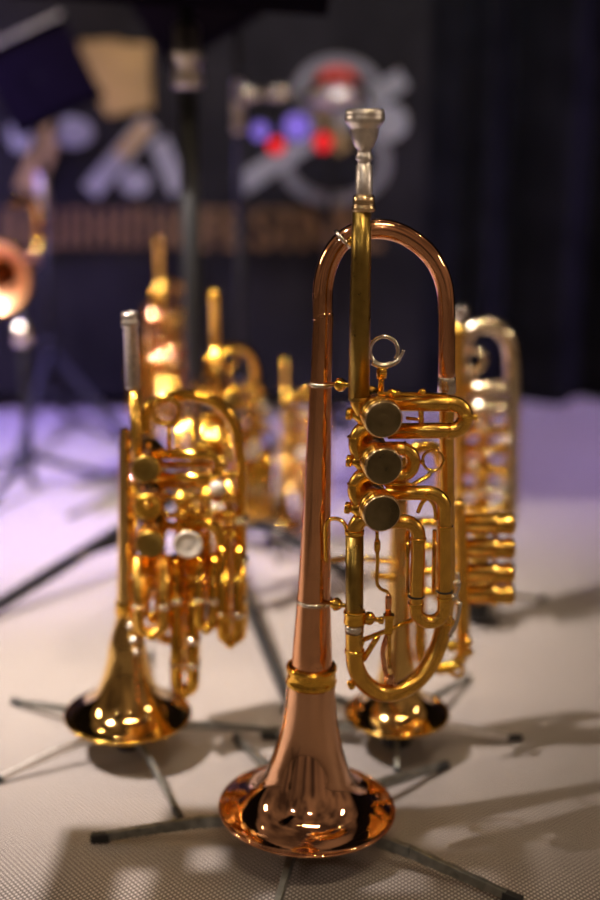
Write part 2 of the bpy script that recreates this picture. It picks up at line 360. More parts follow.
# bow
bowpts = cat([(322.3, 320, 0, 9.9), (322.5, 309, 0, 10.2), (323.5, 285, 0, 10.4), (328, 264, 0, 10.4), (337, 247, 0, 10.3), (350, 235.5, 0, 10.2), (368, 229.5, 0, 10.2), (386, 229.5, 0, 10.2), (404, 235, 0, 10), (422, 247, 0, 9.8), (436, 264, 0, 9.4), (444, 285, 0, 9), (446.5, 310, 0, 8.6), (446.5, 345, 0, 8.4), (446.5, 378, 0, 8.4)], 6)
q = [P(a, c, y) for a, c, y, r in bowpts]; tp('bow', MB().tube(q, [r*mpp(v) for (_, _, _, r), v in zip(bowpts, q)], 28), ROSEBOW)
def pxl(px, py, Y, axis, lst, m, name, parent=None, seg=28):  # lathe, px units
    c = P(px, py, Y); k = mpp(c); return tp(name, MB().lathe(c, axis, [(h*k, r*k) for h, r in lst], seg), m, parent)
pxl(446.5, 388, 0, (0, 0, 1), [(-5, 0), (-5, 8.6), (-4, 9.2), (4, 9.2), (6, 9.0), (10.5, 9.0), (11.5, 8.6), (11.5, 0)], NICKEL, 'bow_ferrule')
# main tube from the bow down, round the big lower bow and up to valve 3
YL0 = -.03
main = [(446.5, 385, 0, 7.6), (446.6, 430, 0, 7.4), (447, 500, .004, 7.6), (447, 560, .002, 8), (446, 600, 0, 8.2), (442, 632, -.004, 8.6), (434, 656, -.008, 8.9), (419, 678, -.014, 9), (399, 691, -.02, 9), (379, 692, -.025, 9), (364, 682, -.029, 9), (356, 667, -.03, 9), (354.5, 650, -.03, 9), (354.5, 622, -.03, 9)]
mc = cat(main, 6); q = [P(a, c, y) for a, c, y, r in mc]
tp('lower_bow', MB().tube(q, [r*mpp(v) for (_, _, _, r), v in zip(mc, q)], 28), SATIN)
q = [P(354.5, y, YL0) for y in (650, 590, 535)]; tp('valve_branch', MB().tube(q, 8.9*mpp(q[0]), 28), RAW)
def ferr(px, py, Y, r, m=GOLD, axis=(0, 0, 1), name='ferrule', hw=2.4, par=None):
    return pxl(px, py, Y, axis, [(-hw, r*.9), (-hw, r+.6), (-hw*.5, r+1.2), (0, r+.7), (hw*.5, r+1.2), (hw, r+.6), (hw, r*.9)], m, name, par)
pxl(354.5, 617, YL0, (0, 0, 1), [(-7, 8), (-7, 10.4), (-5.5, 11.2), (-2.5, 10.4), (2.5, 10.4), (5, 11.4), (7, 10.6), (7, 8)], GOLD, 'collar')
pxl(354.5, 628, YL0, (0, 0, 1), [(-4.5, 8), (-4.5, 9.6), (4.5, 9.6), (4.5, 8)], NICKEL, 'silver_sleeve')
ferr(354.5, 651, YL0, 9); ferr(354.5, 532, YL0, 8.9)
pxl(359, 681, -.03, (-1, 0, -.5), [(0, 3), (6, 3.2), (7, 5), (11, 5), (12, 3), (12, 0)], GOLD, 'water_key_cap')
# leadpipe, knuckles
YP = -.034
lp = [(361.8, 207, YP, 9.2), (361, 260, YP, 10), (360, 320, YP, 10.6), (358.8, 396, YP, 10.6)]
q = [P(a, c, y) for a, c, y, r in lp]; tp('leadpipe', MB().tube(q, [r*mpp(v) for (_, _, _, r), v in zip(lp, q)], 32), RAW)
ferr(358.6, 398, YP, 9.4, RAW)
def kn(pts, r, m=SATIN, n=8, name='knuckle'):
    c = cat(pts, n); q = [P(*a[:3]) for a in c]; return tp(name, MB().tube(q, r*mpp(q[0]), 22), m)
kn([(358.5, 397, YP), (359, 404, YP), (363, 412, YP+.002), (372, 418, YP+.004)], 8.4)
kn([(372, 426, -.03), (361, 431, -.03), (356.5, 440, -.03), (357, 449, -.03), (362, 457, -.03), (373, 461, -.03)], 7.8)
kn([(372, 473, -.03), (361, 477, -.03), (355.5, 486, -.03), (356, 495, -.03), (361, 503, -.03), (372, 508, -.03)], 7.8)
kn([(372, 517, -.03), (362, 519, -.03), (356, 526, -.03), (354.5, 536, -.03)], 8.2)
for y in (437, 484): ferr(355, y, -.03, 7, GOLD, (0.05, 0, 1), 'knuckle_ring', 0.8)
# valves
vax = Vector((-.2, 1, .06)).normalized()
for vx, vy, m2 in ((384, 420, CAPM), (384, 467, CAPM), (382.5, 514, CAPM)):
    Yf = -.058; c = P(vx, vy, Yf); k = mpp(c)
    vb = tp('valve', MB().lathe(c, vax, [(5*k, 0), (5*k, 18.8*k), (9*k, 20*k), (11*k, 20*k), (12*k, 19*k), (14*k, 19*k), (15*k, 19.8*k), (26*k, 19*k), (30*k, 16.6*k), (58*k, 16.4*k), (59*k, 18*k), (64*k, 18*k), (66*k, 15*k), (66*k, 0)], 48), SATIN)
    tp('valve_cap', MB().lathe(c, vax, [(7*k, 0), (7*k, 19.2*k), (3*k, 19.8*k), (1.2*k, 19.6*k), (0, 18.5*k), (0.2*k, 17.9*k)], 48), CAPRIM, vb)
    tp('cap_disc', MB().lathe(c, vax, [(1*k, 0), (0.3*k, 6*k), (.15*k, 17.6*k), (0.6*k, 18.1*k), (1.6*k, 18.1*k)], 48), m2, vb)
    # stop screw sticking out to the left
    s = P(vx-21, vy-4, -.032); d = Vector((-1, 0.15, .12)).normalized(); k = mpp(s)
    tp('stop_screw', MB().lathe(s, d, [(-4*k, 0), (-4*k, 9*k), (4*k, 8*k), (8*k, 5*k), (10*k, 4*k), (11*k, 4.4*k), (11.5*k, 6.2*k), (16*k, 6.2*k), (17*k, 5*k), (17*k, 0)], 20), GOLD, vb)
# first valve slide (long, horizontal)
YS = -.036
def slide(path, r, rad, m=SATIN, name='valve_slide', n=12, seg=24):
    q = fil(PP(path), rad, n); return tp(name, MB().tube(q, r*mpp(q[0]), seg), m)
s1 = slide([(388, 403, YS), (465, 403.5, YS), (465, 430.5, YS), (388, 431, YS)], 8.1, 13.4*.00068)
for y in (403.5, 430.8):
    k = mpp(P(449, y, YS)); tp('slide_ring', MB().lathe(P(449, y, YS), (1, 0, 0), [(-1.5*k, 8*k), (-1.5*k, 8.8*k), (1.5*k, 8.8*k), (1.5*k, 8*k)], 24), GOLD, s1)
pxl(466, 417, YS-.003, (1, 0, 0), [(-5, 0), (-5, 4), (-1, 4.8), (3, 3.5), (5, 2.4), (7, 2.2), (8, 3.5), (10.5, 3.5), (11.5, 2), (11.5, 0)], GOLD, 'slide_knob', s1)
tp('slide_strut', MB().tube(PP([(421, 405, YS), (421, 429, YS)]), 2.6*.0007, 12).tube(PP([(406, 418, YS+.01), (424, 420, YS+.01)]), 1.6*.0007, 10), GOLD, s1)
tp('slide_strut', MB().tube(PP([(460, 406, YS), (459, 417, YS), (460, 428, YS)]), 1.8*.0007, 10), GOLD, s1)
tp('lever_rail', MB().tube(PP([(378, 394, -.045), (388, 393.5, -.045), (446, 395, -.036)]), 1.8*.0007, 12).ball(P(393, 393, -.045), 4*.0007).ball(P(422, 392, -.042), 3.6*.0007).tube(PP([(388, 393, -.045), (400, 393, -.045)]), 3*.0007, 12), GOLD)
# second slide (short)
s2 = slide([(384, 448.5, YS), (413.5, 448.5, YS), (413.5, 475, YS), (384, 475.5, YS)], 6.9, 13.0*.00068)
for y in (448.5, 475):
    k = mpp(P(405, y, YS)); tp('slide_ring', MB().lathe(P(405, y, YS), (1, 0, 0), [(-1*k, 6.8*k), (-1*k, 7.5*k), (1*k, 7.5*k), (1*k, 6.8*k)], 24), GOLD, s2)
k = .00068
tp('pull_ring', MB().ring(P(433, 460.5, YS-.002), (0.25, 1, -.1), 10*k, 1.5*k, 40, 10).ball(P(422.5, 462, YS), 2.6*k), GOLD, s2)
tp('slide_brace', MB().tube(PP([(385, 484, -.04), (412, 485, -.03), (428, 476, -.02), (432, 470, -.015)]), 2.4*k, 10), GOLD, s2)
# third slide (long, hanging)
s3 = slide([(386, 493, YS), (444.5, 492.5, YS), (445, 560, YS), (444, 621.5, YS), (415.5, 621.5, YS), (418, 560, YS), (418.5, 522, YS), (386, 521.5, YS)], 7.4, [18*k, 0.001, 14*k, 14*k, .001, 14*k])
for x, y, m2 in ((445, 527, GOLD), (418.3, 539, GOLD), (444.5, 598, GOLD), (415.8, 604, GOLD), (444.6, 591, BLACK), (416.2, 596, BLACK)):
    ferr(x, y, YS, 7.2, m2, name='slide_ring', hw=1.9 if m2 is GOLD else .9, par=s3)
for x in (434.5, 408.2): tp('slide_rod', MB().tube(PP([(x, 530, YS+.004), (x-1, 592, YS+.004)]), 2.2*k, 10), GOLD, s3)
tp('slide_brace', MB().tube([P(*a) for a in cat([(428, 497, YS), (422, 503, YS-.003), (418, 512, YS)], 6)], 2.2*k, 10).ball(P(428, 494.5, YS-.006), 3*k), GOLD, s3)
tp('slide_brace', MB().tube([P(*a) for a in cat([(428, 498, YS), (434, 506, YS), (436, 520, YS)], 6)], 1.8*k, 10), GOLD, s3)
# finger hook ring above valve 1 with stem
a = [(384+14*math.cos(t), 350.5+14*math.sin(t)) for t in [math.radians(d) for d in range(60, 408, 12)]]
hk = tp('finger_ring', MB().tube([P(x, y, -.028) for x, y in a], 1.9*k, 12).tube([P(*z, -.028) for z in cat([(372, 362), (382, 366), (394, 363), (401, 356), (403.5, 350)], 6)], [3.0*k]*9+[2.6*k]*8+[1.6*k]*8, 12), NICKEL)
tp('ring_stem', MB().tube(PP([(381.5, 367, -.028), (381, 395, -.028)]), 2.9*k, 14).lathe(P(381.5, 378, -.028), (0, 0, 1), [(0, 0), (0, 5*k), (8*k, 5.4*k), (10*k, 4*k), (10*k, 0)], 16), GOLD, hk)
# braces to the bell
for y, x1, m2, yp in ((384, 352, NICKEL, YP), (600.5, 350, NICKEL, YL0)):
    cx = 321 if y < 500 else 314.7; c = P(cx, y, 0); R = (10.9 if y < 500 else 17.2)*mpp(c)
    br = tp('bell_brace', MB().lathe(c, ax, [(-2.4*k, R*.94), (-2.4*k, R+.6*k), (-1*k, R+1.4*k), (1*k, R+1.4*k), (2.4*k, R+.6*k), (2.4*k, R*.94)], 40), m2)
    e = P(x1, y+1 if y < 500 else y+6, yp); st = c+(e-c).normalized()*R; mid = st.lerp(e, .55 if y < 500 else .45); d = e-st
    tp('brace_post', MB().tube([st, e], 2.3*k, 12).lathe(mid, d, [(-7*k, 0), (-7*k, 3.4*k), (-5*k, 3.6*k), (-3.5*k, 5.5*k), (0, 7*k), (3.5*k, 5.5*k), (5*k, 3.6*k), (7*k, 3.4*k), (7*k, 0)], 20), GOLD, br)
# brace at the top of the bow
c = P(343, 239, 0); d = (P(352, 233.5, 0)-P(336, 248, 0)).normalized(); R = 10.8*mpp(c)
br = tp('bow_brace', MB().lathe(c, d, [(-2*k, R*.93), (-2*k, R+.5*k), (0, R+1.5*k), (2*k, R+.5*k), (2*k, R*.93)], 36), NICKEL)
tp('brace_post', MB().tube([c+Vector((.005, -.009, 0)), P(358, 240, YP)], 3*k, 12).ball(P(352, 241, -.016), 5*k), GOLD, br)
# bell side hook
hk2 = [(326, 562, -.012), (325.6, 540, -.014), (326, 526, -.016), (330, 519.5, -.018), (338, 519, -.022), (344, 523, -.026), (347.5, 531, -.029)]
tp('hand_hook', MB().tube([P(*a) for a in cat(hk2, 6)], 2.1*k, 12), GOLD)
# lever linkage
lv = tp('lever_linkage', MB().tube([P(*a) for a in cat([(377, 530, -.03), (377.5, 560, -.03), (377, 582, -.03), (381, 589, -.03), (387, 592, -.03), (388.5, 600, -.03), (388, 616, -.03)], 6)], 1.8*k, 12)
        .lathe(P(377.3, 546, -.03), (0, 0, 1), [(-7*k, 0), (-7*k, 2*k), (-4*k, 3.2*k), (4*k, 3.2*k), (7*k, 2*k), (7*k, 0)], 14), GOLD)
tp('linkage_sleeve', MB().lathe(P(388.2, 616, -.03), (0, 0, 1), [(0, 0), (0, 3.4*k), (20*k, 3.4*k), (24*k, 2*k), (24*k, 0)], 16), ROSEBOW, lv)
tp('linkage_clamp', MB().box(P(388.5, 624, -.03), (8*k, 8*k, 19*k)).box(P(388.5, 616, -.031), (11*k, 9*k, 3*k)), GOLD, lv)
tp('linkage_rod', MB().tube(PP([(389, 630, -.03), (389.5, 668, -.03)]), 2.2*k, 12), SATIN, lv)
tp('linkage_brace', MB().tube(PP([(360, 641, -.03), (386, 631, -.03), (413, 620, -.03)]), 2.6*k, 12).lathe(P(361, 641, -.031), (0, 1, 0), [(-4*k, 0), (-4*k, 3.6*k), (4*k, 3.6*k), (4*k, 0)], 14), GOLD, lv)
tp('linkage_brace', MB().tube(PP([(363, 660, -.03), (378, 636, -.03)]), 3.0*k, 12), GOLD, lv)
tp('linkage_foot', MB().tube([P(*a) for a in cat([(388, 632, -.02), (383, 650, -.02), (384, 664, -.02), (387, 676, -.022), (396, 686, -.024)], 6)], 2.8*k, 12).ball(P(389, 680, -.024), 6*k), ROSEBOW, lv)
tp('collar_screw', MB().lathe(P(362, 617, -.031), (1, 0, -.18), [(0, 0), (0, 2.4*k), (3*k, 3*k), (4*k, 6.5*k), (9*k, 7*k), (12*k, 5*k), (13*k, 2.6*k), (17*k, 2.6*k), (18*k, 4*k), (22*k, 4*k), (23*k, 0)], 18), GOLD, lv)
# water key on the right leg
wk = tp('water_key', MB().tube([P(*a) for a in cat([(457, 572, -.02), (458.5, 585, -.022), (456, 596, -.024), (459, 606, -.022), (456, 622, -.02), (450, 636, -.018)], 6)], 2.4*k, 12)
        .ball(P(457, 583, -.024), 4.2*k).ball(P(453, 597, -.028), 4*k).ball(P(459, 604, -.026), 3.4*k), NICKEL)
tp('key_ring', MB().ring(P(448.5, 621.5, -.03), (0.4, 1, 0), 4.6*k, 1.9*k, 28, 10), GOLD, wk)
# mouthpiece
mc0 = P(363.8, 207, YP); k = mpp(mc0); lax = (P(364.6, 108, YP)-mc0).normalized(); zk = (P(364.6, 108, YP)-mc0).length/99
def mh(y): return (207-y)*zk
mp = tp('mouthpiece', MB().lathe(mc0+Vector((0, 0, 0)), lax, [(mh(y), r*k) for y, r in ((196, 8.2), (192, 8.4), (165, 8.0), (164, 6.6), (160, 6.4), (159.4, 7.8), (157.5, 8.4), (156, 7.8), (155.2, 8.0), (154, 6.7), (148.3, 6.6), (147.2, 8.4), (146, 9.4), (140, 12), (134, 13.7), (128.5, 14.3), (126.8, 14.8), (126, 15.8), (122.5, 18.6), (119.5, 19.9), (116.5, 19.9), (115.8, 19.5), (115, 19.9), (112, 19.8), (109.5, 18.6), (108.5, 16.8), (109.4, 14.6), (112, 13), (122, 11), (132, 6), (140, 2), (140, 0))], 56), MPSILVER)
tp('receiver', MB().lathe(mc0, lax, [(mh(y), r*k) for y, r in ((211.5, 9), (211.5, 10.6), (210, 11.6), (207, 11.8), (205.6, 11.2), (205, 10.7), (203, 11.2), (197, 11), (195, 9.6), (194, 8))], 48), CAPRIM)

# ================================================================ LEFT PICCOLO TRUMPET
c1 = G(128, 713, .036); Y1 = c1.y
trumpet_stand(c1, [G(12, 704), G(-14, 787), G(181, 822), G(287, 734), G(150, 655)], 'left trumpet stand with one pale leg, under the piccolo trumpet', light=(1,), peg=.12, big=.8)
R1 = empty('piccolo_trumpet', c1, 'four-valve gold piccolo trumpet standing bell down at the left', 'trumpet')
def p1(name, b, m, parent=None): return b.build(name, m, parent or R1, R1)
k1 = mpp(P(150, 550, Y1)); ax1 = (P(125, 440, Y1)-c1).normalized()
def h1(y): return (P(127, y, Y1)-c1).dot(ax1)
pr = smooth_prof([(0, .0530), (.0006, .0520), (.0022, .0470), (.005, .0410), (.009, .0350), (.016, .0288), (.026, .0240), (.038, .0200), (.052, .0170), (.066, .0148), (h1(620), .0098), (h1(600), .0085), (h1(560), .0070), (h1(500), .0060), (h1(440), .0048), (h1(428), .0035)])
bl = p1('bell', MB().lathe(c1, ax1, [(h+.0006, max(r-.0009, .001)) for h, r in reversed(pr[:50])]+pr, 64), BELLGOLD)
p1('bell_rim', MB().ring(c1, ax1, .0528, .0011, 64, 8), GOLD, bl)
p1('bell_ring', MB().lathe(c1, ax1, [(h1(613), .009), (h1(613), .0095), (h1(611), .0103), (h1(605), .0092), (h1(602), .0098), (h1(600), .0085)], 32), GOLD)
def t1(name, pts, r, m=GOLD, rad=None, dy=0, par=None, n=10):
    q = [P(x, y, Y1+dy) for x, y in pts]
    q = fil(q, rad*k1, n) if rad else [Vector(v) for v in cat(q, 6)]
    return p1(name, MB().tube(q, r*k1, 20), m, par)
t1('bow', [(146, 432), (146, 418), (151, 406), (164, 398), (184, 395), (206, 398), (224, 409), (235, 427), (239, 450), (240.5, 480), (241, 560), (241.5, 625), (238, 637), (229, 638), (226, 626), (226, 530)], 6, GOLD, dy=0)
t1('leadpipe', [(134, 386), (137, 455), (143, 472)], 5.4, SATIN, rad=8, dy=-.02)
mb = P(133, 388, Y1-.02); mu = (P(129.5, 312, Y1-.02)-mb).normalized()
p1('mouthpiece_shank', MB().lathe(mb, mu, [(0, 0), (0, 6.3*k1), (3*k1, 6.8*k1), (58*k1, 6.5*k1), (59*k1, 8.0*k1), (62*k1, 8.4*k1), (65*k1, 7.9*k1), (66*k1, 7.2*k1), (69*k1, 8*k1), (72*k1, 7.4*k1), (72*k1, 5.5*k1), (68*k1, 4.5*k1), (68*k1, 0)], 28), SATSILVER)
p1('finger_ring', MB().ring(P(166, 411, Y1-.015), (0.1, 1, 0), 13*k1, 2.8*k1, 32, 10), GOLD)
t1('ring_stem', [(168, 424), (168.5, 452)], 1.8, SATIN, rad=2, dy=-.015)
sl = t1('valve_slide', [(152, 454), (219, 454), (219, 477.5), (150, 477.5)], 5.2, GOLD, 11, dy=-.02)
p1('slide_tube', MB().tube([P(160, 464, Y1-.012), P(212, 464, Y1-.012)], 3.4*k1, 14), GOLD, sl)
p1('slide_knob', MB().ball(P(222, 465, Y1-.022), 5*k1).ball(P(198, 447, Y1-.02), 4*k1).ball(P(177, 450, Y1-.02), 3*k1), GOLD, sl)
t1('bow_brace', [(222, 474), (238, 475)], 4, GOLD, rad=2, dy=-.006)
v1 = Vector((-.02, 1, .08)).normalized()
for x, y, m2, r in ((146, 470, RAW, 13.5), (148, 508, GOLD, 12.5), (150, 545, RAW, 13.5), (188, 545, CREAMCAP, 13.8)):
    c = P(x, y, Y1-.036)
    vb = p1('valve', MB().lathe(c, v1, [(2*k1, 0), (2*k1, r*k1), (5*k1, (r+1)*k1), (8*k1, r*k1), (44*k1, r*k1), (48*k1, (r+1.2)*k1), (52*k1, r*k1), (52*k1, 0)], 32), GOLD)
    p1('valve_cap', MB().lathe(c, v1, [(2.4*k1, r*k1), (.6*k1, r*k1), (0, (r-1.5)*k1), (.8*k1, (r-2.5)*k1), (.2*k1, 4*k1), (0.2*k1, 0)], 32), m2, vb)
p1('lever_ring', MB().ring(P(170, 506, Y1-.02), (.2, 1, 0), 10*k1, 3*k1, 28, 10), GOLD)
p1('lever_ring', MB().ring(P(196, 506, Y1-.02), (-.2, 1, .1), 10*k1, 3*k1, 28, 10), GOLD)
for x, y in ((148, 504), (183, 500), (183, 514), (207, 514), (207, 498)): p1('lever_ball', MB().ball(P(x, y, Y1-.035), 4.6*k1), GOLD)
p1('lever_button', MB().lathe(P(217, 490, Y1-.03), v1, [(0, 0), (0, 7*k1), (5*k1, 7.5*k1), (7*k1, 3*k1), (22*k1, 3*k1), (22*k1, 0)], 24), CREAMCAP)
for y in (497, 515, 533): t1('short_slide', [(214, y), (236, y)], 5, GOLD, rad=2, dy=-.008)
t1('valve_slide', [(176, 524), (206, 523), (219, 532), (220.5, 560), (220, 584)], 6, GOLD, dy=-.018)
for pts, r, dy, m2 in (([(139, 556), (139, 632), (164, 632), (164, 556)], 6, -.02, SATIN), ([(146, 556), (146, 616), (158, 616), (158, 556)], 4, -.004, GOLD),
                       ([(176, 556), (177, 690), (193, 690), (194, 556)], 6.8, -.012, GOLD), ([(199, 556), (199, 626), (214, 626), (214, 556)], 6, -.02, GOLD),
                       ([(222, 545), (223, 640), (238, 640), (239, 545)], 6, -.02, GOLD)):
    s = t1('valve_slide', pts, r, m2, 9, dy)
    a_, b_ = pts[1], pts[2]
    p1('slide_knob', MB().ball(P((a_[0]+b_[0])/2, a_[1]+4, Y1+dy-.006), 5*k1).ball(P(a_[0], a_[1]-22, Y1+dy-.008), 3.2*k1), GOLD, s)
    p1('slide_ring', MB().lathe(P(a_[0], a_[1]-26, Y1+dy), (0, 0, 1), [(-3*k1, r*k1), (-3*k1, (r+1)*k1), (3*k1, (r+1)*k1), (3*k1, r*k1)], 20).lathe(P(b_[0], b_[1]-26, Y1+dy), (0, 0, 1), [(-3*k1, r*k1), (-3*k1, (r+1)*k1), (3*k1, (r+1)*k1), (3*k1, r*k1)], 20), PALEGOLD, s)
for pts, r, dy in (([(133, 480), (133, 600), (150, 600), (150, 480)], 5, .03), ([(160, 490), (160, 640), (182, 640), (182, 490)], 5.5, .03), ([(188, 490), (188, 668), (170, 668)], 5, .022),
                   ([(206, 480), (206, 600), (230, 600), (230, 480)], 5.5, .03), ([(152, 520), (184, 530), (214, 520), (232, 548)], 4.5, .01)):
    t1('valve_slide', pts, r, GOLD, 9, dy)
for x, y in ((139, 575), (164, 585), (177, 600), (194, 574), (199, 590), (214, 575), (223, 590), (239, 600), (241, 560), (241, 520), (193, 640)):
    c = P(x, y, Y1-.016); p1('ferrule', MB().lathe(c, (0, 0, 1), [(-3*k1, 5*k1), (-3*k1, 7.6*k1), (0, 8.2*k1), (3*k1, 7.6*k1), (3*k1, 5*k1)], 18), PALEGOLD if x % 2 else GOLD)
t1('bell_brace', [(128, 622), (133, 632), (137, 644), (141, 655)], 3, GOLD, dy=-.012)
for x, y in ((131, 626), (134, 640), (137, 652)): p1('brace_ball', MB().ball(P(x, y, Y1-.016), 4.4*k1), NICKEL)
t1('cross_brace', [(132, 590), (176, 592), (205, 588)], 2.2, GOLD, rad=3, dy=-.004)
t1('cross_brace', [(141, 484), (176, 486), (224, 484)], 3.2, GOLD, rad=3, dy=-.004)
t1('water_key', [(225, 612), (230, 624), (226, 638)], 2, GOLD, dy=-.03)

# ================================================================ RIGHT TRUMPET (turned side on, four rotors)
c2 = G(397, 712, .036); Y2 = c2.y
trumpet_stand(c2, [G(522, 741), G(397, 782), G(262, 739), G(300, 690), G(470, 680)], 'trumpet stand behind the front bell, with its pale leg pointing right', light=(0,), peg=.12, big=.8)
R2 = empty('piccolo_trumpet', c2, 'gold piccolo trumpet with four sideways rotors behind the front trumpet', 'trumpet')
def p2(name, b, m, parent=None): return b.build(name, m, parent or R2, R2)
k2 = mpp(P(450, 500, Y2)); ax2 = (P(401, 440, Y2)-c2).normalized()
def h2(y): return (P(398, y, Y2)-c2).dot(ax2)
pr = smooth_prof([(0, .0440), (.0006, .0430), (.0022, .0385), (.005, .0330), (.009, .0278), (.015, .0230), (.024, .0190), (.036, .0162), (.050, .0142), (h2(640), .0118), (h2(600), .0100), (h2(560), .0085), (h2(500), .0066)])
bl = p2('bell', MB().lathe(c2, ax2, [(h+.0006, max(r-.0009, .001)) for h, r in reversed(pr[:50])]+pr, 64), BELLGOLD)
p2('bell_rim', MB().ring(c2, ax2, .0438, .0011, 64, 8), GOLD, bl)
def t2(name, pts, r, m=GOLD, rad=None, dy=0, par=None):
    q = [P(x, y, Y2+dy) for x, y in pts]; q = fil(q, rad*k2, 10) if rad else [Vector(v) for v in cat(q, 6)]
    return p2(name, MB().tube(q, r*k2, 20), m, par)
t2('bow', [(402, 500), (404, 470), (412, 452), (426, 446), (438, 452), (442, 470), (442, 520), (440, 600)], 6.5, GOLD)
t2('leadpipe', [(458, 500), (461, 540), (462, 600), (463, 655)], 6.5, SATIN, dy=-.02)
for y in (524, 548, 573, 594):
    c = P(452, y, Y2-.016)
    vb = p2('valve', MB().lathe(c, (1, 0, 0), [(0, 0), (0, 10*k2), (40*k2, 10*k2), (41*k2, 12*k2), (45*k2, 12*k2), (46*k2, 10*k2), (54*k2, 10*k2), (55*k2, 11*k2), (59*k2, 11*k2), (61*k2, 9.5*k2), (61*k2, 0)], 32), SATIN)
    p2('valve_cap', MB().lathe(c, (1, 0, 0), [(59*k2, 9*k2), (62*k2, 8*k2), (63*k2, 3*k2), (63*k2, 0)], 24), GOLD, vb)
    t2('valve_knuckle', [(405, y), (425, y-2), (455, y)], 5, GOLD, dy=-.008)
t2('lower_bow', [(463, 600), (463, 648), (456, 664), (440, 668), (424, 662), (420, 640), (420, 560)], 6.5, GOLD, dy=-.006)
p2('water_key', MB().ball(P(452, 646, Y2-.03), 6*k2).ball(P(468, 642, Y2-.03), 5*k2).ball(P(469, 652, Y2-.03), 4.6*k2).ball(P(458, 659, Y2-.03), 4.6*k2).ring(P(457, 671, Y2-.03), (0, 1, .2), 6*k2, 2.4*k2, 24, 8), GOLD)
t2('lever', [(330, 560), (352, 558), (400, 562)], 3, GOLD, dy=-.004)
for x, y in ((337, 567), (345, 558), (340, 590)): pass
t2('lever', [(372, 575), (395, 578)], 4, GOLD, dy=-.02)

# ================================================================ FAR RIGHT TRUMPET (pale, behind the rotors)
c3 = G(478, 592, .036); Y3 = c3.y; k3 = mpp(P(480, 450, Y3))
R3 = empty('piccolo_trumpet', c3, 'pale silvery gold trumpet with a rounded bow, farthest right behind the others', 'trumpet')
def p3(name, b, m, parent=None): return b.build(name, m, parent or R3, R3)
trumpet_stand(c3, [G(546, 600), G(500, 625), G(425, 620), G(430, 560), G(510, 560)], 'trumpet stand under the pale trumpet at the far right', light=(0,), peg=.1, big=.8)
p3('bell', MB().lathe(c3, (0, 0, 1), smooth_prof([(0, .030), (.001, .0297), (.004, .0270), (.012, .0210), (.025, .0150), (.05, .0110), (.1, .0085), (.2, .006)]), 48), GOLD)
def t3(name, pts, r, m=PALEGOLD, rad=None, dy=0, par=None):
    q = [P(x, y, Y3+dy) for x, y in pts]; q = fil(q, rad*k3, 10) if rad else [Vector(v) for v in cat(q, 6)]
    return p3(name, MB().tube(q, r*k3, 20), m, par)
t3('bow', [(461, 470), (461, 360), (464, 340), (474, 328), (488, 325), (502, 332), (510, 348), (512, 380), (512, 440), (510, 520)], 7.8)
t3('leadpipe', [(458, 322), (458, 400), (459, 500)], 6, SATIN, dy=-.03)
p3('mouthpiece', MB().lathe(P(458, 324, Y3-.03), (0, 0, 1), [(0, 0), (0, 6*k3), (6*k3, 6.4*k3), (9*k3, 9*k3), (16*k3, 9.5*k3), (17*k3, 8*k3), (14*k3, 5*k3), (14*k3, 0)], 28), SILVER)
for y, r, m2 in ((389, 8.5, PALEGOLD), (408, 8.5, PALEGOLD), (430, 6, GOLD), (449, 6, GOLD), (470, 6, GOLD), (490, 6, PALEGOLD), (508, 6, GOLD)):
    t3('valve_slide', [(462, y), (511, y)], r, m2, rad=2, dy=-.02)
p3('finger_ring', MB().ring(P(474, 360, Y3-.02), (0.4, 1, 0), 10*k3, 3*k3, 28, 10).tube([P(474, 371, Y3-.02), P(474, 388, Y3-.02)], 2.4*k3, 10), PALEGOLD)
rnd = random.Random(4)
for i in range(14):
    p3('lever_button', MB().ball(P(rnd.uniform(464, 512), 420+i*6.6, Y3-.04), rnd.uniform(3.2, 5)*k3), PALEGOLD if i % 2 else GOLD)

# ================================================================ BACKGROUND TRUMPETS (copies of the left one)
def back_trumpet(px, py, sc, rz, label, z=.036, wide=1):
    c = G(px, py, z*sc); o = copy_tree(R1)
    for ch in o.children:
        if ch.name.startswith('bell') and 'brace' not in ch.name and 'ring' not in ch.name and wide != 1: ch.scale = (wide, wide, 1)
        if ch.name.startswith('mouthpiece_shank'): ch.data = ch.data.copy(); ch.data.materials[0] = SATIN
    o.location = c; o.rotation_euler = (0, 0, rz); o.scale = (sc,)*3
    o['label'] = label; return c, o
def simple_tips(c, n=5, L=.13, a0=.3): return [c+Vector((math.cos(a0+2*PI*i/n), math.sin(a0+2*PI*i/n), 0))*L for i in range(n)]
cA, oA = back_trumpet(197, 592, .93, .8, 'dark amber trumpet standing close behind the left piccolo, beside the black pole', wide=.6)
trumpet_stand(cA, simple_tips(cA, L=.07), 'trumpet stand under the dark amber trumpet behind the left piccolo', peg=.12, big=.8)
cB, oB = back_trumpet(148, 475, .95, 0.95, 'faint blurred trumpet left of the black pole, farther back')
trumpet_stand(cB, simple_tips(cB, a0=.1), 'trumpet stand under the faint trumpet left of the black pole', peg=.12, big=.8)
cD, oD = back_trumpet(281, 524, .62, -0.3, 'small bright gold trumpet seen just left of the front trumpet tube')
trumpet_stand(cD, simple_tips(cD, L=.09, a0=.9), 'small trumpet stand under the bright little trumpet at centre', peg=.04, big=.5)

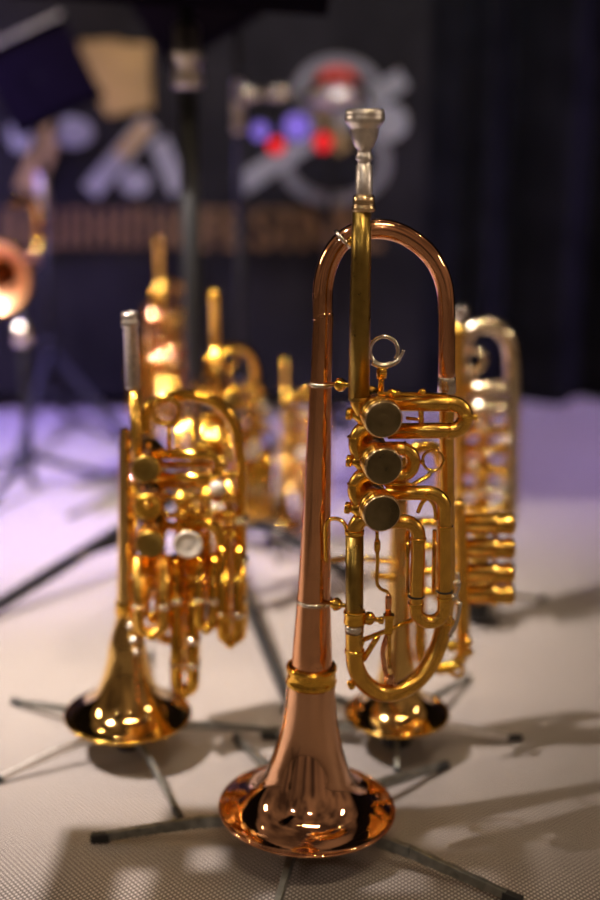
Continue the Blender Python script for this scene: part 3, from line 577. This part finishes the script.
# ================================================================ MUSIC STANDS
def music_stand(px, py, feet, label, collar_z, hub_z=.13, r=.0095, top=1.2, desk=None):
    c = G(px, py); c.z = 0; o = empty('music_stand', c, label, 'music stand')
    MB().lathe(c, (0, 0, 1), [(.045, 0), (.045, r), (collar_z, r), (collar_z, 0)], 24).build('pole', BLACK, o, o)
    MB().lathe(c, (0, 0, 1), [(collar_z-.02, 0), (collar_z-.02, r*.72), (top, r*.72), (top, 0)], 20).build('inner_pole', BLACK, o, o)
    MB().lathe(c, (0, 0, 1), [(collar_z-.006, r), (collar_z-.006, r*1.45), (collar_z, r*1.55), (collar_z+.022, r*1.3), (collar_z+.024, r*1.55), (collar_z+.033, r*1.55), (collar_z+.035, r*1.25), (collar_z+.062, r*1.25), (collar_z+.064, r*.7)], 28).build('height_collar', PALELEG if False else SATSILVER, o, o)
    hb = MB().lathe(c, (0, 0, 1), [(hub_z-.015, r), (hub_z-.015, r*1.8), (hub_z+.015, r*1.8), (hub_z+.02, r)], 24).build('hub', BLACK, o, o)
    MB().lathe(c, (0, 0, 1), [(.035, r), (.035, r*1.7), (.055, r*1.7), (.058, r)], 24).build('strut_hub', BLACK, o, o)
    for f in feet:
        f = Vector((f.x, f.y, .006)); h = c+Vector((0, 0, hub_z)); d = f-h; side = Vector((-d.y, d.x, 0)).normalized()
        lg = MB().beam(h+d*.05, f, .008, .016, .008, .014).build('leg', BLACK, o, o, .001)
        MB().beam(c+Vector((0, 0, hub_z*.35)), h+d*.55, .004, .008, .004, .008).build('strut', BLACK, lg, o)
        MB().ball(h+d*.55, .006).build('rivet', NICKEL, lg, o)
        MB().lathe(Vector((f.x, f.y, 0)), (0, 0, 1), [(0, 0), (0, .009), (.012, .008), (.014, 0)], 16).build('rubber_foot', RUBBER, lg, o)
    if desk:
        ctr, wd, ht, tilt, yaw, roll = desk
        R = Matrix.Rotation(yaw, 3, 'Z') @ Matrix.Rotation(tilt, 3, 'X') @ Matrix.Rotation(roll, 3, 'Y')
        C = Vector((c.x, c.y, 0))+Vector(ctr)
        dk = MB().box(C, (wd, .003, ht), R).build('desk', DESK, o, o, .001)
        MB().box(C+R @ Vector((0, -.02, -ht/2)), (wd, .04, .003), R).build('desk_ledge', DESK, dk, o)
        MB().box(C+R @ Vector((0, -.004, ht/2)), (wd, .008, .006), R).build('desk_edge', LEGM, dk, o)
        MB().tube([Vector((c.x, c.y, top-.01)), C], .006, 12).build('desk_bracket', BLACK, o, o)
    return o
music_stand(198, 540, [G(-30, 628), G(291, 712), G(352, 580)], 'black music stand with silver collar rising behind the left piccolo', .556, hub_z=.075, r=.0115, top=.66,
            desk=((0.0, -.02, .70), .34, .22, -.9, 0.0, 0.1))
def desk_at(px, py, gx, gy, back=0.0):
    g = G(gx, gy); g.z = 0; p = P(px, py, g.y-back); return tuple(p-g)
dd = desk_at(40, 76, 54, 425, .02)
music_stand(54, 425, [G(16, 468), G(150, 470), G(64, 413)], 'far left music stand with tilted dark desk against the banner', .36, r=.007, top=dd[2]-.01,
            desk=(dd, .15, .145, -.30, .1, -.45))
dd = desk_at(205, -42, 243, 478, .03)
music_stand(243, 478, [G(180, 505), G(310, 505), G(243, 450)], 'slim dark music stand with pale clamp right of the black pole', .50, r=.006, top=dd[2]-.02,
            desk=(dd, .23, .20, -.25, 0, -.55))

# ================================================================ far stage lamps (red and violet lenses) on their bar
def hang_z(px, py, Y): return P(px, py, Y)
YG = 1.25
rig = empty('lamp_bar', P(300, 95, YG), 'small dark bar of stage lamps in front of the banner ampersand', 'stage lamp bar')
MB().tube([P(232, 95, YG), P(330, 99, YG)], .006, 12).build('bar', BLACK, rig, rig)
MB().tube([P(330, 99, YG), P(330, 120, YG), Vector((P(330, 99, YG).x, YG, .03))], .005, 12).build('post', BLACK, rig, rig)
pb = P(330, 99, YG); MB().lathe((pb.x, YG, 0), (0, 0, 1), [(0, 0), (0, .05), (.008, .05), (.03, .01), (.03, 0)], 24).build('base', BLACK, rig, rig)
for x0, x1 in ((232, 262), (268, 290)): MB().tube([P(x0, 94, YG-.01), P(x1, 95, YG-.01)], .012, 16).build('clamp', NICKEL, rig, rig)
for x, y, r, m2 in ((276, 146, 9, RED), (323, 142, 10, RED), (260, 131, 10, VIOLET), (297, 127, 15, VIOLET)):
    c = P(x, y, YG-.03); kk = mpp(c)*r
    h = MB().lathe(c, (0, 1, .1), [(0, kk*.9), (0, kk*1.12), (.012, kk*1.15), (.045, kk*.7), (.05, 0)], 24).build('lamp_housing', BLACK, rig, rig)
    MB().lathe(c+Vector((0, .002, 0)), (0, 1, .1), [(0, 0), (0, kk*.98)], 24).build('lamp_lens', m2, h, rig)
    MB().tube([c+Vector((0, .03, 0)), P(x, 98, YG)], .003, 8).build('lamp_bracket', BLACK, rig, rig)
c = P(337, 97, YG-.02); kk = mpp(c)
h = MB().lathe(c, (0, 0, 1), [(-14*kk, 0), (-14*kk, 18*kk), (-8*kk, 34*kk), (2*kk, 36*kk), (12*kk, 26*kk), (12*kk, 0)], 36).build('round_housing', SATSILVER, rig, rig)
MB().lathe(c, (0, 0, 1), [(12*kk, 0), (12*kk, 25*kk), (24*kk, 19*kk), (30*kk, 8*kk), (30*kk, 0)], 36).build('red_dome', REDCLOTH, h, rig)

# ================================================================ far-left horn bell on a stand
YH = .80
hc = P(-6, 277, YH); kk = mpp(hc)
hb = empty('horn', (hc.x, hc.y, 0), 'rose gold horn with its bell facing us at the left edge', 'horn')
pr = cat([(0, 37), (2, 35), (8, 27), (20, 18), (40, 12), (70, 9), (130, 7)], 5)
b_ = MB().lathe(hc, (.1, 1, 0), [((h+1)*kk, (r-1)*kk) for h, r in reversed(pr)]+[(h*kk, r*kk) for h, r in pr], 48).build('bell', SATROSE, hb, hb)
MB().ring(hc, (.1, 1, 0), 37*kk, 1.3*kk, 48, 8).build('bell_rim', GOLD, b_, hb)
MB().tube(fil([hc+Vector((.012, .10, 0)), hc+Vector((.02, .2, 0)), hc+Vector((.02, .2, .09)), hc+Vector((.02, .05, .09))], .04), .006, 14).build('tubing', GOLD, hb, hb)
st = empty('horn_stand', (hc.x+.012, hc.y+.09, 0), 'thin black stand holding the rose gold horn at the left edge', 'instrument stand')
px_ = Vector((hc.x+.012, hc.y+.09, 0))
MB().lathe(px_, (0, 0, 1), [(.01, 0), (.01, .006), (hc.z-.0165, .006), (hc.z-.0165, 0)], 16).build('pole', BLACK, st, st)
MB().lathe(px_, (0, 0, 1), [(hc.z-.105, .006), (hc.z-.105, .013), (hc.z-.075, .013), (hc.z-.075, .006)], 16).build('clamp', NICKEL, st, st)
for a in (0.2, 2.3, 4.4):
    MB().beam(px_+Vector((0, 0, .05)), px_+Vector((math.cos(a)*.13, math.sin(a)*.13, .005)), .008, .01, .008, .008).build('leg', BLACK, st, st)

# ================================================================ unseen music stand added out of frame to throw the big front shadow
g = Vector((-.54, -.50, 0)); ms = empty('music_stand', g, 'unseen black music stand with slotted desk, added out of frame on the left to shade the front floor', 'music stand')
MB().lathe(g, (0, 0, 1), [(.02, 0), (.02, .01), (.98, .01), (.98, 0)], 20).build('pole', BLACK, ms, ms)
for a in (2.0, 3.6, 5.2):
    MB().beam(g+Vector((0, 0, .10)), g+Vector((math.cos(a)*.2, math.sin(a)*.2, .006)), .012, .016, .012, .012).build('leg', BLACK, ms, ms)
nx, ny = 14, 38; holes = {(9, 34), (10, 34), (12, 32), (11, 32), (4, 35), (3, 31), (8, 35), (11, 36), (12, 36), (6, 32), (6, 33), (10, 30), (13, 37), (0, 37), (1, 37), (2, 37), (12, 34), (5, 29), (9, 36), (2, 34), (2, 33)}  # holes placed to let light patches into the desk's shadow
b = MB(); vs = []; fs = []
for j in range(ny+1):
    for i in range(nx+1): vs.append((-.625+.225*i/nx, -.83+.685*j/ny, 1.0+.02*j/ny))
for j in range(ny):
    for i in range(nx):
        if (i, j) not in holes: a = j*(nx+1)+i; fs.append((a, a+1, a+nx+2, a+nx+1))
b.add(vs, fs, False); dk = b.build('desk', DESK, ms, ms); so = dk.modifiers.new('solid', 'SOLIDIFY'); so.thickness = .002
